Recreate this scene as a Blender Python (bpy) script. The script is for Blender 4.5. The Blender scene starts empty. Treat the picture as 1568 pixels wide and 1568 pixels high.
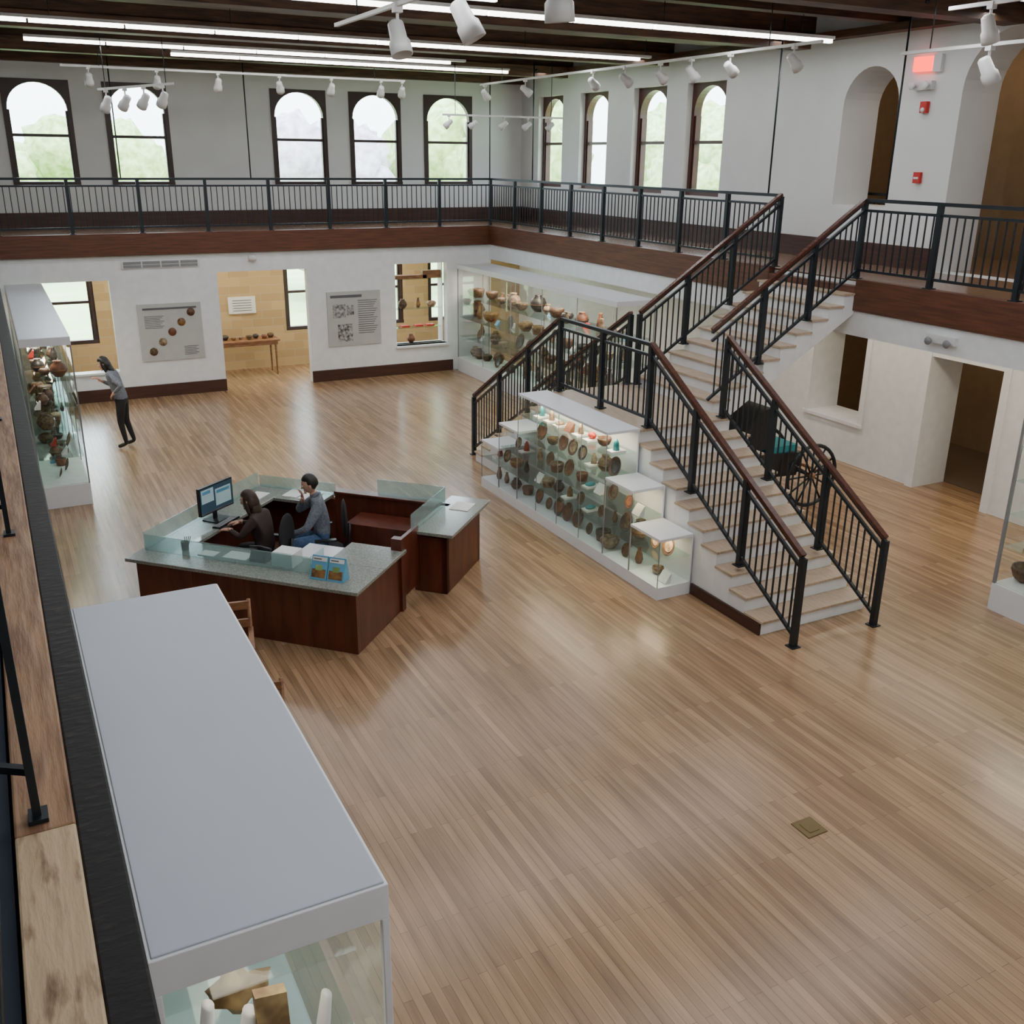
import bpy, bmesh, math, random
from mathutils import Vector, Matrix
random.seed(7)
SC=bpy.context.scene; COL=SC.collection
# ---------------------------------------------------------------- materials
def nd(nt,t,**k):
    n=nt.nodes.new(t)
    for a,b in k.items(): setattr(n,a,b)
    return n
def mat(name,c,rough=.5,metal=0,c2=None,scale=6,stretch=(1,1,1),emit=0,bump=0,spec=.5,detail=2,contrast=(.35,.65)):
    m=bpy.data.materials.new(name); m.use_nodes=True; nt=m.node_tree; b=nt.nodes['Principled BSDF']
    b.inputs['Roughness'].default_value=rough; b.inputs['Metallic'].default_value=metal
    b.inputs['Specular IOR Level'].default_value=spec
    if c2 is None: c2=tuple(min(1,x*.94) for x in c)
    tc=nd(nt,'ShaderNodeTexCoord'); mp=nd(nt,'ShaderNodeMapping'); mp.inputs['Scale'].default_value=stretch
    nz=nd(nt,'ShaderNodeTexNoise'); nz.inputs['Scale'].default_value=scale; nz.inputs['Detail'].default_value=detail
    cr=nd(nt,'ShaderNodeValToRGB'); cr.color_ramp.elements[0].color=(*c,1); cr.color_ramp.elements[1].color=(*c2,1)
    cr.color_ramp.elements[0].position=contrast[0]; cr.color_ramp.elements[1].position=contrast[1]
    L=nt.links.new
    L(tc.outputs['Object'],mp.inputs[0]); L(mp.outputs[0],nz.inputs['Vector']); L(nz.outputs[0],cr.inputs[0]); L(cr.outputs[0],b.inputs['Base Color'])
    if bump:
        bp=nd(nt,'ShaderNodeBump'); bp.inputs['Strength'].default_value=bump; bp.inputs['Distance'].default_value=.02
        L(nz.outputs[0],bp.inputs['Height']); L(bp.outputs[0],b.inputs['Normal'])
    if emit:
        b.inputs['Emission Color'].default_value=(*c,1); b.inputs['Emission Strength'].default_value=emit
        m.cycles.emission_sampling='NONE'
    return m
def plank_mat(name,c1,c2,row=.065,length=1.5,rough=.27,spec=.5,coat=0):
    m=bpy.data.materials.new(name); m.use_nodes=True; nt=m.node_tree; b=nt.nodes['Principled BSDF']; L=nt.links.new
    tc=nd(nt,'ShaderNodeTexCoord'); mp=nd(nt,'ShaderNodeMapping'); mp.inputs['Rotation'].default_value=(0,0,math.radians(90))
    br=nd(nt,'ShaderNodeTexBrick'); br.offset=.37; br.offset_frequency=2
    br.inputs['Color1'].default_value=(*c1,1); br.inputs['Color2'].default_value=(*c2,1); br.inputs['Mortar'].default_value=(c2[0]*.5,c2[1]*.47,c2[2]*.45,1)
    br.inputs['Scale'].default_value=1; br.inputs['Mortar Size'].default_value=.0016; br.inputs['Brick Width'].default_value=length; br.inputs['Row Height'].default_value=row
    br.inputs['Bias'].default_value=0
    L(tc.outputs['Object'],mp.inputs[0]); L(mp.outputs[0],br.inputs['Vector'])
    m2=nd(nt,'ShaderNodeMapping'); m2.inputs['Scale'].default_value=(14,.9,1); L(tc.outputs['Object'],m2.inputs[0])
    nz=nd(nt,'ShaderNodeTexNoise'); nz.inputs['Scale'].default_value=1.3; nz.inputs['Detail'].default_value=4; L(m2.outputs[0],nz.inputs['Vector'])
    mr=nd(nt,'ShaderNodeMapRange'); mr.inputs['From Min'].default_value=.3; mr.inputs['From Max'].default_value=.7; mr.inputs['To Min'].default_value=.76; mr.inputs['To Max'].default_value=1.2
    L(nz.outputs[0],mr.inputs['Value'])
    mx=nd(nt,'ShaderNodeMix',data_type='RGBA',blend_type='MULTIPLY'); mx.inputs[0].default_value=1
    L(br.outputs['Color'],mx.inputs[6]); L(mr.outputs[0],mx.inputs[7]); L(mx.outputs[2],b.inputs['Base Color'])
    b.inputs['Roughness'].default_value=rough; b.inputs['Specular IOR Level'].default_value=spec
    b.inputs['Coat Weight'].default_value=coat; b.inputs['Coat Roughness'].default_value=.2
    return m
def brick_mat(name,c1,c2):
    m=bpy.data.materials.new(name); m.use_nodes=True; nt=m.node_tree; b=nt.nodes['Principled BSDF']; L=nt.links.new
    tc=nd(nt,'ShaderNodeTexCoord'); mp=nd(nt,'ShaderNodeMapping'); mp.inputs['Rotation'].default_value=(math.radians(-90),0,0)
    br=nd(nt,'ShaderNodeTexBrick'); br.inputs['Color1'].default_value=(*c1,1); br.inputs['Color2'].default_value=(*c2,1); br.inputs['Mortar'].default_value=(.50,.40,.27,1)
    br.inputs['Scale'].default_value=1; br.inputs['Mortar Size'].default_value=.006; br.inputs['Brick Width'].default_value=.5; br.inputs['Row Height'].default_value=.2
    L(tc.outputs['Object'],mp.inputs[0]); L(mp.outputs[0],br.inputs['Vector']); L(br.outputs['Color'],b.inputs['Base Color']); b.inputs['Roughness'].default_value=.85
    return m
def glass_mat(name,tint=(.96,.985,.975),gain=.55,base=.035,rough=.03):
    m=bpy.data.materials.new(name); m.use_nodes=True; nt=m.node_tree; nt.nodes.clear(); L=nt.links.new
    o=nd(nt,'ShaderNodeOutputMaterial'); mx=nd(nt,'ShaderNodeMixShader'); tr=nd(nt,'ShaderNodeBsdfTransparent'); gl=nd(nt,'ShaderNodeBsdfGlossy')
    tr.inputs[0].default_value=(*tint,1); gl.inputs['Roughness'].default_value=rough
    lw=nd(nt,'ShaderNodeLayerWeight'); lw.inputs[0].default_value=.5
    pw=nd(nt,'ShaderNodeMath',operation='POWER'); pw.inputs[1].default_value=3.5
    ma=nd(nt,'ShaderNodeMath',operation='MULTIPLY_ADD'); ma.inputs[1].default_value=gain; ma.inputs[2].default_value=base
    L(lw.outputs['Facing'],pw.inputs[0]); L(pw.outputs[0],ma.inputs[0])
    L(ma.outputs[0],mx.inputs[0]); L(tr.outputs[0],mx.inputs[1]); L(gl.outputs[0],mx.inputs[2]); L(mx.outputs[0],o.inputs[0])
    return m
def frost_mat(name):
    m=bpy.data.materials.new(name); m.use_nodes=True; nt=m.node_tree; nt.nodes.clear(); L=nt.links.new
    o=nd(nt,'ShaderNodeOutputMaterial'); mx=nd(nt,'ShaderNodeMixShader'); tr=nd(nt,'ShaderNodeBsdfTransparent'); pb=nd(nt,'ShaderNodeBsdfPrincipled')
    tr.inputs[0].default_value=(.82,.93,.92,1); pb.inputs['Base Color'].default_value=(.52,.66,.67,1); pb.inputs['Roughness'].default_value=.12
    mx.inputs[0].default_value=.27; L(tr.outputs[0],mx.inputs[1]); L(pb.outputs[0],mx.inputs[2]); L(mx.outputs[0],o.inputs[0]); return m
M_white=mat('white_paint',(.82,.84,.86),.55); M_wallup=mat('wall_paint',(.74,.75,.75),.7,c2=(.71,.72,.72),scale=2)
M_lam=mat('white_laminate',(.83,.85,.89),.35,c2=(.81,.83,.87))
M_topgrey=mat('grey_laminate',(.48,.51,.58),.38,c2=(.46,.49,.56),scale=1.5)
M_oak=plank_mat('oak_floor',(.42,.262,.145),(.262,.158,.086),rough=.27,coat=.18)
M_oakmz=plank_mat('oak_floor_mezzanine',(.34,.21,.13),(.26,.15,.09),rough=.18,coat=.5)
M_brown=mat('stained_beam',(.14,.047,.022),.45,c2=(.08,.026,.013),scale=5,stretch=(.4,.4,6))
M_base=mat('stained_baseboard',(.07,.025,.016),.4,c2=(.045,.017,.01),stretch=(.3,.3,5))
M_frame=mat('window_frame_brown',(.03,.013,.009),.4,c2=(.04,.017,.011))
M_framer=mat('window_frame_red',(.085,.025,.018),.4,c2=(.06,.02,.013))
M_ceil=mat('dark_timber',(.125,.06,.03),.6,c2=(.055,.026,.014),scale=4,stretch=(.5,.5,5),bump=.2)
M_steel=mat('black_steel',(.018,.024,.03),.38,metal=.3)
M_hand=mat('handrail_wood',(.10,.03,.018),.25,c2=(.06,.02,.012),scale=8,stretch=(3,3,3))
M_cherry=mat('cherry_veneer',(.13,.032,.016),.3,c2=(.075,.018,.01),scale=3,stretch=(3,3,.5))
M_stone=mat('stone_counter',(.30,.31,.28),.15,c2=(.19,.20,.18),scale=60)
M_tread=mat('stair_tread',(.42,.31,.215),.35,c2=(.52,.40,.29),scale=6,stretch=(6,1,1))
M_brick=brick_mat('sandstone_block',(.58,.40,.20),(.46,.31,.15))
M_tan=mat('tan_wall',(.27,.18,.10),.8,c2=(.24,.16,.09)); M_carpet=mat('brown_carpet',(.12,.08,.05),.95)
M_glass=glass_mat('clear_glass'); M_glassg=glass_mat('shelf_glass',(.86,.95,.93)); M_glassd=frost_mat('frosted_screen_glass')
M_lightw=mat('fluorescent_tube',(1,.98,.93),.4,emit=9); M_fixt=mat('fixture_white',(.72,.72,.72),.4)
M_black=mat('black_fabric',(.012,.012,.014),.75); M_plast=mat('black_plastic',(.015,.015,.017),.35)
M_skin=mat('skin',(.58,.33,.23),.5,c2=(.54,.30,.21)); M_hairb=mat('hair_brown',(.07,.032,.017),.45,c2=(.03,.014,.008),scale=30,stretch=(1,1,.2))
M_hairk=mat('hair_black',(.014,.011,.01),.4); M_grey=mat('grey_knit',(.19,.21,.25),.85,c2=(.12,.13,.16),scale=40)
M_jean=mat('blue_denim',(.08,.15,.28),.8,c2=(.05,.10,.20),scale=30); M_dkbrn=mat('dark_knit',(.05,.03,.028),.85)
M_shoe=mat('shoe_leather',(.02,.018,.018),.5); M_lip=mat('lips',(.42,.14,.12),.5); M_eye=mat('eye_dark',(.02,.015,.012),.2); M_eyew=mat('eye_white',(.8,.78,.75),.3)
M_paper=mat('paper',(.82,.82,.80),.7); M_ink=mat('ink',(.12,.12,.13),.7); M_sage=mat('poster_panel',(.50,.51,.49),.6)
M_photo=mat('photo_print',(.05,.05,.05),.5,c2=(.5,.5,.48),scale=14); M_red=mat('signal_red',(.55,.02,.015),.4)
M_exit=mat('exit_sign_red',(1,.04,.02),.4,emit=4); M_brass=mat('floor_plate_brass',(.20,.15,.07),.4,metal=.8)
M_blue=mat('brochure_cover',(.14,.40,.60),.5); M_scrA=mat('screen_background',(.025,.05,.07),.2,emit=.6); M_scrB=mat('screen_window',(.30,.42,.45),.2,emit=.4)
M_vent=mat('grille_grey',(.25,.25,.26),.5); M_log=mat('curb_wood',(.38,.22,.115),.55,c2=(.20,.10,.05),scale=3,stretch=(9,1.2,9),bump=.4,detail=6)
M_logl=mat('curb_wood_pale',(.55,.41,.25),.6,c2=(.16,.08,.04),scale=2.2,stretch=(12,2.5,9),bump=.4,detail=6,contrast=(.55,.72))
M_strip=mat('worn_black_edge',(.010,.009,.009),.6,c2=(.05,.038,.032),scale=14,stretch=(1,3,1),bump=.15,detail=6,contrast=(.58,.8),spec=.3)
M_navy=mat('navy_carpet',(.015,.025,.045),.8)
M_pot=[mat('clay_dark',(.06,.035,.022),.5,c2=(.16,.08,.04),scale=18),mat('clay_red',(.25,.09,.04),.55,c2=(.12,.05,.03),scale=14),
 mat('basket_weave',(.20,.125,.06),.8,c2=(.05,.035,.022),scale=26),mat('clay_black',(.02,.02,.022),.3,c2=(.07,.06,.05),scale=20),
 mat('cream_ware',(.42,.33,.22),.6,c2=(.16,.08,.045),scale=16),mat('ochre_ware',(.34,.17,.05),.5,c2=(.09,.045,.025),scale=12),mat('turquoise_bead',(.03,.26,.29),.4),mat('scarlet_bead',(.5,.03,.02),.5)]
M_leaf=mat('leaves',(.20,.32,.09),.8,c2=(.44,.57,.26),scale=3,detail=6); M_bark=mat('bark',(.12,.08,.05),.9); M_grass=mat('grass',(.34,.48,.20),.9,c2=(.46,.56,.30),scale=.5)
M_willow=mat('blossom_leaves',(.32,.28,.38),.8,c2=(.54,.52,.58),scale=3,detail=6)
M_oldwood=mat('old_wood',(.30,.14,.06),.5,c2=(.18,.08,.035),stretch=(1,1,5)); M_teal=mat('teal_cloth',(.02,.22,.24),.8)
M_stonei=mat('exhibit_stone',(.60,.42,.20),.7,c2=(.25,.15,.07),scale=9)
# ---------------------------------------------------------------- mesh builder
class MB:
    def __init__(s,M=None): s.v=[];s.f=[];s.fm=[];s.sm=[];s.mats=[];s.M=M or Matrix()
    def mi(s,m):
        if m not in s.mats: s.mats.append(m)
        return s.mats.index(m)
    def add(s,vs,fs,m,smooth=False):
        b=len(s.v); s.v+=[s.M@Vector(p) for p in vs]; k=s.mi(m)
        for f in fs: s.f.append([b+i for i in f]); s.fm.append(k); s.sm.append(smooth)
    def quad(s,p,m): s.add(p,[(0,1,2,3)],m)
    def px(s,x,y0,y1,z0,z1,m): s.quad([(x,y0,z0),(x,y1,z0),(x,y1,z1),(x,y0,z1)],m)
    def py(s,y,x0,x1,z0,z1,m): s.quad([(x0,y,z0),(x1,y,z0),(x1,y,z1),(x0,y,z1)],m)
    def hexa(s,p,m): s.add(p,[(0,3,2,1),(4,5,6,7),(0,1,5,4),(1,2,6,5),(2,3,7,6),(3,0,4,7)],m)
    def box(s,x0,x1,y0,y1,z0,z1,m): s.hexa([(x0,y0,z0),(x1,y0,z0),(x1,y1,z0),(x0,y1,z0),(x0,y0,z1),(x1,y0,z1),(x1,y1,z1),(x0,y1,z1)],m)
    def bar(s,a,b,w,h,m):
        a=Vector(a);b=Vector(b);d=(b-a).normalized(); u=Vector((0,0,1)) if abs(d.z)<.95 else Vector((0,1,0))
        x=d.cross(u).normalized()*w/2; y=x.cross(d).normalized()*h/2
        s.hexa([a-x-y,a+x-y,a+x+y,a-x+y,b-x-y,b+x-y,b+x+y,b-x+y],m)
    def tube(s,pts,rad,m,seg=10,flat=1.0):
        pts=[Vector(p) for p in pts]; n=len(pts)
        if not hasattr(rad,'__len__'): rad=[rad]*n
        vs=[];fs=[];px=None
        for i in range(n):
            d=(pts[min(i+1,n-1)]-pts[max(i-1,0)]).normalized()
            if px is None:
                u=Vector((0,0,1)) if abs(d.z)<.9 else Vector((1,0,0)); x=d.cross(u).normalized()
            else: x=(px-d*px.dot(d)).normalized()
            px=x; y=d.cross(x)
            for k in range(seg):
                t=2*math.pi*k/seg; vs.append(pts[i]+x*math.cos(t)*rad[i]+y*math.sin(t)*rad[i]*flat)
        for i in range(n-1):
            for k in range(seg): fs.append((i*seg+k,i*seg+(k+1)%seg,(i+1)*seg+(k+1)%seg,(i+1)*seg+k))
        fs.append(tuple(range(seg))[::-1]); fs.append(tuple((n-1)*seg+k for k in range(seg)))
        s.add(vs,fs,m,True)
    def lathe(s,c,prof,m,seg=16,R=None):
        c=Vector(c);R=R or Matrix.Identity(3);vs=[];fs=[];n=len(prof)
        for r,z in prof:
            for k in range(seg):
                t=2*math.pi*k/seg; vs.append(c+R@Vector((max(r,.0005)*math.cos(t),max(r,.0005)*math.sin(t),z)))
        for i in range(n-1):
            for k in range(seg): fs.append((i*seg+k,i*seg+(k+1)%seg,(i+1)*seg+(k+1)%seg,(i+1)*seg+k))
        fs.append(tuple(range(seg))[::-1]); fs.append(tuple((n-1)*seg+k for k in range(seg)))
        s.add(vs,fs,m,True)
    def ell(s,c,r,m,R=None,nu=16,nv=10,fn=None):
        c=Vector(c);R=R or Matrix.Identity(3);vs=[];fs=[]
        for j in range(nv+1):
            ph=math.pi*j/nv-math.pi/2
            for k in range(nu):
                t=2*math.pi*k/nu; d=Vector((math.cos(ph)*math.cos(t),math.cos(ph)*math.sin(t),math.sin(ph)))
                p=Vector((d.x*r[0],d.y*r[1],d.z*r[2]))
                if fn: p=fn(d,p)
                vs.append(c+R@p)
        for j in range(nv):
            for k in range(nu): fs.append((j*nu+k,j*nu+(k+1)%nu,(j+1)*nu+(k+1)%nu,(j+1)*nu+k))
        s.add(vs,fs,m,True)
    def torus(s,c,Rr,r,m,seg=28,sg=6):
        vs=[];fs=[];c=Vector(c)
        for i in range(seg):
            t=2*math.pi*i/seg
            for k in range(sg):
                a=2*math.pi*k/sg; q=Rr+r*math.cos(a); vs.append(c+Vector((q*math.cos(t),r*math.sin(a),q*math.sin(t))))
        for i in range(seg):
            for k in range(sg): fs.append((i*sg+k,i*sg+(k+1)%sg,((i+1)%seg)*sg+(k+1)%sg,((i+1)%seg)*sg+k))
        s.add(vs,fs,m,True)
    def obj(s,name,parent=None,bevel=0):
        me=bpy.data.meshes.new(name); me.from_pydata([tuple(p) for p in s.v],[],s.f)
        for m in s.mats: me.materials.append(m)
        me.polygons.foreach_set('material_index',s.fm); me.polygons.foreach_set('use_smooth',s.sm)
        bm=bmesh.new(); bm.from_mesh(me); bmesh.ops.recalc_face_normals(bm,faces=bm.faces); bm.to_mesh(me); bm.free()
        o=bpy.data.objects.new(name,me); COL.objects.link(o)
        if parent: o.parent=parent
        if bevel:
            b=o.modifiers.new('bevel','BEVEL'); b.width=bevel; b.segments=2; b.limit_method='ANGLE'
        return o
def empty(name):
    o=bpy.data.objects.new(name,None); COL.objects.link(o); return o
# ---------------------------------------------------------------- camera
a=math.radians(27.6); th=math.radians(19.9); ro=0.012
r_=Vector((math.cos(a),-math.sin(a),0)); f_=Vector((math.sin(a)*math.cos(th),math.cos(a)*math.cos(th),-math.sin(th)))
u_=Vector((math.sin(a)*math.sin(th),math.cos(a)*math.sin(th),math.cos(th)))
RR=r_*math.cos(ro)+u_*math.sin(ro); UU=u_*math.cos(ro)-r_*math.sin(ro)
cam=bpy.data.cameras.new('camera'); co=bpy.data.objects.new('camera',cam); COL.objects.link(co)
mm=Matrix((RR,UU,-f_)).transposed().to_4x4(); mm.translation=(0,0,5); co.matrix_world=mm
cam.lens=36*1505/1568; cam.sensor_width=36; cam.clip_start=.05; cam.clip_end=300; SC.camera=co
# ---------------------------------------------------------------- shell
def mpf(axis): return (lambda a,n,z:(a,n,z)) if axis=='Y' else (lambda a,n,z:(n,a,z))
def abox(mb,axis,a0,a1,n0,n1,z0,z1,m):
    if axis=='Y': mb.box(a0,a1,n0,n1,z0,z1,m)
    else: mb.box(n0,n1,a0,a1,z0,z1,m)
def arch(mb,axis,a0,a1,zs,rise,z1,n0,n1,m,N=16):
    mp=mpf(axis); c=(a0+a1)/2; w=(a1-a0)/2
    za=lambda q: zs+rise*math.sqrt(max(0,1-((q-c)/w)**2))
    qs=[c-w*math.cos(math.pi*i/N) for i in range(N+1)]
    for i in range(N):
        p,q=qs[i],qs[i+1]
        mb.hexa([mp(p,n0,za(p)),mp(q,n0,za(q)),mp(q,n1,za(q)),mp(p,n1,za(p)),mp(p,n0,z1),mp(q,n0,z1),mp(q,n1,z1),mp(p,n1,z1)],m)
def wall(name,axis,n0,n1,a0,a1,z0,z1,ops,m):
    mb=MB(); cur=a0
    for (p,q,s,t,ar) in sorted(ops):
        if p>cur: abox(mb,axis,cur,p,n0,n1,z0,z1,m)
        if s>z0: abox(mb,axis,p,q,n0,n1,z0,s,m)
        if t<z1: abox(mb,axis,p,q,n0,n1,t,z1,m)
        if ar: arch(mb,axis,p,q,t-(q-p)/2,(q-p)/2,t,n0,n1,m)
        cur=q
    if cur<a1: abox(mb,axis,cur,a1,n0,n1,z0,z1,m)
    return mb.obj(name)
UP=[1.38,3.35,6.95,8.83,10.76]; RT=[22.78,20.77,18.55,16.65]
WZ0,WZ1=4.29,6.40; MZ=3.4
wall('wall_far_upper','Y',24.3,24.62,-2.5,13.2,MZ,7.4,[(x-.66,x+.66,WZ0,WZ1,False) for x in UP],M_wallup)
wall('wall_far_brick','Y',24.3,24.62,-2.5,13.2,0,MZ,[(x-.62,x+.62,.86,2.8,False) for x in UP],M_brick)
wall('wall_right_upper','X',12.85,13.2,-2.5,24.3,MZ,7.4,[(y-.6,y+.6,WZ0,WZ1,False) for y in RT]+[(11.85,13.0,WZ0,WZ1,True),(9.1,10.7,MZ,6.75,True)],M_wallup)
wall('wall_right_reveal','X',13.2,13.65,7.8,14.2,MZ,7.2,[(11.85,13.0,WZ0,WZ1,True),(9.1,10.7,MZ,6.75,True)],M_wallup)
wall('wall_right_lower','X',12.85,13.2,-2.5,24.3,0,MZ,[(11.8,13.0,.74,2.35,False),(9.2,10.47,0,2.15,False)],M_white)
wall('wall_right_lower_reveal','X',13.2,13.55,7.8,14.2,0,3.0,[(11.8,13.0,.74,2.35,False),(9.2,10.47,0,2.15,False)],M_white)
wall('wall_far_lower','Y',22.12,22.32,-2.5,10.9,0,2.97,[(.3,2.14,.61,2.5,False),(4.33,6.3,0,2.58,False),(8.4,9.72,.68,2.6,False)],M_white)
wall('wall_left','X',-2.8,-2.5,-2.5,24.62,0,7.4,[],M_wallup)
wall('wall_near','Y',-2.8,-2.5,-2.8,13.2,0,7.4,[],M_wallup)
b=MB(); b.box(-2.8,16,-2.8,24.62,-.2,0,M_oak); b.obj('floor')
b=MB(); b.box(-2.8,16,-2.8,24.7,7.4,7.6,M_ceil); b.obj('ceiling')
for k in range(14):
    b=MB(); y=-1.9+k*1.98; b.box(-2.5,12.85,y-.11,y+.11,6.95,7.25,M_ceil); b.obj('ceiling_beam')
b=MB()
for k in range(16):
    x=-2.2+k*1.0; b.box(x-.05,x+.05,-2.5,24.3,7.25,7.4,M_ceil)
b.obj('ceiling_joists')
b=MB(); b.box(-2.5,12.85,24.1,24.3,6.72,6.98,M_ceil); b.obj('trim_wall_plate_far')
b=MB(); b.box(12.6,12.85,-2.5,24.1,6.84,6.95,M_ceil); b.obj('trim_wall_plate_right')
for k in range(7):
    b=MB(); y=2.06+k*3.96-.15
    b.box(-2.5,12.6,y-.16,y+.16,6.72,6.95,M_ceil)
    for j in range(14): b.lathe((-1.5+j*1.02,y-.16,6.85),[(.03,-.01),(.03,.02)],M_steel,8,Matrix.Rotation(math.pi/2,3,'X'))
    b.obj('ceiling_truss_chord')
# mezzanine
b=MB()
b.box(-2.5,12.85,22.14,24.3,3.0,MZ-.02,M_white); b.box(-2.5,12.85,22.14,24.3,MZ-.02,MZ,M_oakmz)
b.box(10.92,12.85,-2.5,22.14,3.0,MZ-.02,M_white); b.box(10.92,12.85,-2.5,22.14,MZ-.02,MZ,M_oakmz)
b.box(-2.5,-.16,-2.5,22.14,3.0,MZ,M_navy)
b.obj('floor_mezzanine')
b=MB()
b.box(-2.5,10.9,22.02,22.14,2.99,3.43,M_brown)
b.box(10.8,10.92,12.1,22.14,2.99,3.43,M_brown); b.box(10.8,10.92,-2.5,10.3,2.99,3.43,M_brown); b.box(10.8,10.92,10.3,12.1,2.99,3.33,M_brown)
b.obj('trim_mezzanine_fascia',bevel=.006)
b=MB(); b.box(10.84,11.0,-2.5,22.12,2.64,2.99,M_white); b.obj('trim_soffit_band')
b=MB()
b.box(-.15,-.012,-2.5,2.3,3.2,3.43,M_logl); b.box(-.15,-.012,2.3,22.0,3.2,3.43,M_log)
b.box(-.012,.08,-2.5,22.0,2.95,3.415,M_strip); b.obj('trim_near_curb',bevel=.006)
b=MB()
b.box(-2.5,12.8,24.26,24.3,MZ,3.74,M_base); b.obj('baseboard_far_upper')
b=MB(); b.box(12.81,12.85,10.72,24.26,MZ,3.74,M_base); b.box(12.81,12.85,-2.5,9.08,MZ,3.74,M_base); b.obj('baseboard_right_upper')
b=MB()
for p,q in [(-2.5,4.33),(6.3,9.85)]: b.box(p,q,22.08,22.12,0,.26,M_base)
b.obj('baseboard_far_lower')
b=MB(); b.box(.3,2.14,22.06,22.36,.58,.62,M_lam); b.box(8.38,9.74,22.04,22.5,.64,.68,M_lam); b.obj('trim_opening_sills')
# windows
wn=[0]
def window(axis,c,w,z0,z1,n0,n1,ar,m):
    wn[0]+=1; mb=MB(); mp=mpf(axis); bd=.085
    abox(mb,axis,c-w,c-w+bd,n0,n1,z0,z1,m); abox(mb,axis,c+w-bd,c+w,n0,n1,z0,z1,m); abox(mb,axis,c-w,c+w,n0-.03,n1,z0,z0+bd,m)
    iw=w-bd; mid=z0+(z1-z0)*.48
    if ar: arch(mb,axis,c-iw,c+iw,z1-.06-iw*.92,iw*.92,z1,n0,n1,m)
    else: abox(mb,axis,c-iw,c+iw,n0,n1,z1-bd,z1,m)
    abox(mb,axis,c-iw,c+iw,n0+.02,n1-.02,mid-.03,mid+.03,m)
    for s_ in (-1,1):
        e=c+s_*(iw-.02); abox(mb,axis,e-.02,e+.02,n0+.03,n1-.02,z0+bd,z1-(.6 if ar else .08),m)
    nm=(n0+n1)/2; mb.quad([mp(c-iw,nm,z0+bd),mp(c+iw,nm,z0+bd),mp(c+iw,nm,z1-.03),mp(c-iw,nm,z1-.03)],M_glass)
    mb.obj('window_%d'%wn[0])
for x in UP: window('Y',x,.66,WZ0,WZ1,24.28,24.42,True,M_frame)
for y in RT: window('X',y,.6,WZ0,WZ1,12.98,13.16,True,M_framer)
for x in UP: window('Y',x,.62,.86,2.8,24.36,24.48,False,M_frame)
# corridor behind right wall
b=MB()
for z0,z1 in ((0,3.0),(MZ,7.2)):
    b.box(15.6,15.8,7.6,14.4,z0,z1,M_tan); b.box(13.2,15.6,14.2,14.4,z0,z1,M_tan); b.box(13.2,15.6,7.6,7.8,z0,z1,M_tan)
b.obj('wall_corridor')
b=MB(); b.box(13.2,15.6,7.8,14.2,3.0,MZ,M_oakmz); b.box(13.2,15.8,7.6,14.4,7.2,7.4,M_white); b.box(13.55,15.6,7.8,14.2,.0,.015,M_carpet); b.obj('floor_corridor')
b=MB(); b.box(15.52,15.59,8.6,9.6,.016,2.1,M_base); b.lathe((15.5,9.5,1.0),[(.02,0),(.03,.03)],M_brass,10)
b.obj('door_1')
b=MB()
b.box(12.8,12.849,10.47,10.62,0,2.99,M_white); b.box(12.82,12.849,9.08,9.2,0,2.22,M_white); b.box(12.82,12.849,9.2,10.47,2.15,2.24,M_white)
b.box(12.8,12.849,11.7,13.1,.68,.74,M_lam); b.box(12.82,12.849,11.7,11.8,.74,2.4,M_white); b.box(12.82,12.849,13.0,13.1,.74,2.4,M_white)
b.obj('trim_door_right')
b=MB(); b.box(12.78,12.85,11.26,11.6,6.26,6.46,M_exit); b.box(12.79,12.85,11.1,11.24,6.24,6.48,M_fixt); b.obj('exit_sign')
b=MB(); b.box(12.76,12.845,11.2,11.55,6.0,6.12,M_fixt)
for y in (11.25,11.5): b.lathe((12.74,y,6.06),[(.02,-.02),(.06,.05),(.05,.06)],M_fixt,12,Matrix.Rotation(-math.pi/2,3,'Y'))
b.obj('emergency_light')
b=MB(); b.box(10.77,10.84,8.5,8.95,2.78,2.88,M_fixt)
for y in (8.58,8.87): b.lathe((10.76,y,2.8),[(.02,-.02),(.055,.04),(.05,.05)],M_vent,12,Matrix.Rotation(-math.pi/2,3,'Y'))
b.obj('emergency_light')
b=MB(); b.box(12.78,12.85,11.25,11.37,5.68,5.84,M_red); b.lathe((12.77,11.31,5.72),[(.04,-.01),(.03,.01)],M_fixt,10,Matrix.Rotation(-math.pi/2,3,'Y')); b.obj('fire_alarm_strobe')
b=MB(); b.box(12.79,12.85,11.2,11.32,4.68,4.84,M_red); b.box(12.78,12.79,11.22,11.3,4.74,4.77,M_paper); b.obj('fire_alarm_pull_station')
b=MB(); b.box(2.42,3.98,22.09,22.12,2.72,2.88,M_fixt)
for i in range(4):
    for j in range(2): b.box(2.45+i*.38,2.8+i*.38,22.08,22.092,2.735+j*.07,2.79+j*.07,M_vent)
b.obj('vent_grille')
b=MB(); b.ell((5.1,22.06,2.86),(.09,.07,.07),M_fixt); b.box(5.02,5.18,22.06,22.12,2.8,2.92,M_fixt); b.obj('security_camera')
b=MB(); b.box(5.04,5.24,4.56,4.76,0,.008,M_brass); b.box(5.09,5.19,4.6,4.72,.008,.012,M_brass); b.obj('floor_outlet_plate')
b=MB(); b.box(2.62,3.92,22.085,22.12,.78,1.98,M_sage)
for i in range(5):
    x=2.86+i*.21; z=.98+i*.2; b.lathe((x,22.08,z),[(.085,-.004),(.085,.004)],M_pot[(2,4,1,5,0)[i]],20,Matrix.Rotation(math.pi/2,3,'X'))
b.box(2.72,3.82,22.078,22.086,1.86,1.9,M_ink)
for i in range(8): b.box(2.74,3.14-(i%3)*.04,22.078,22.086,1.72-i*.035,1.728-i*.035,M_ink)
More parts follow.
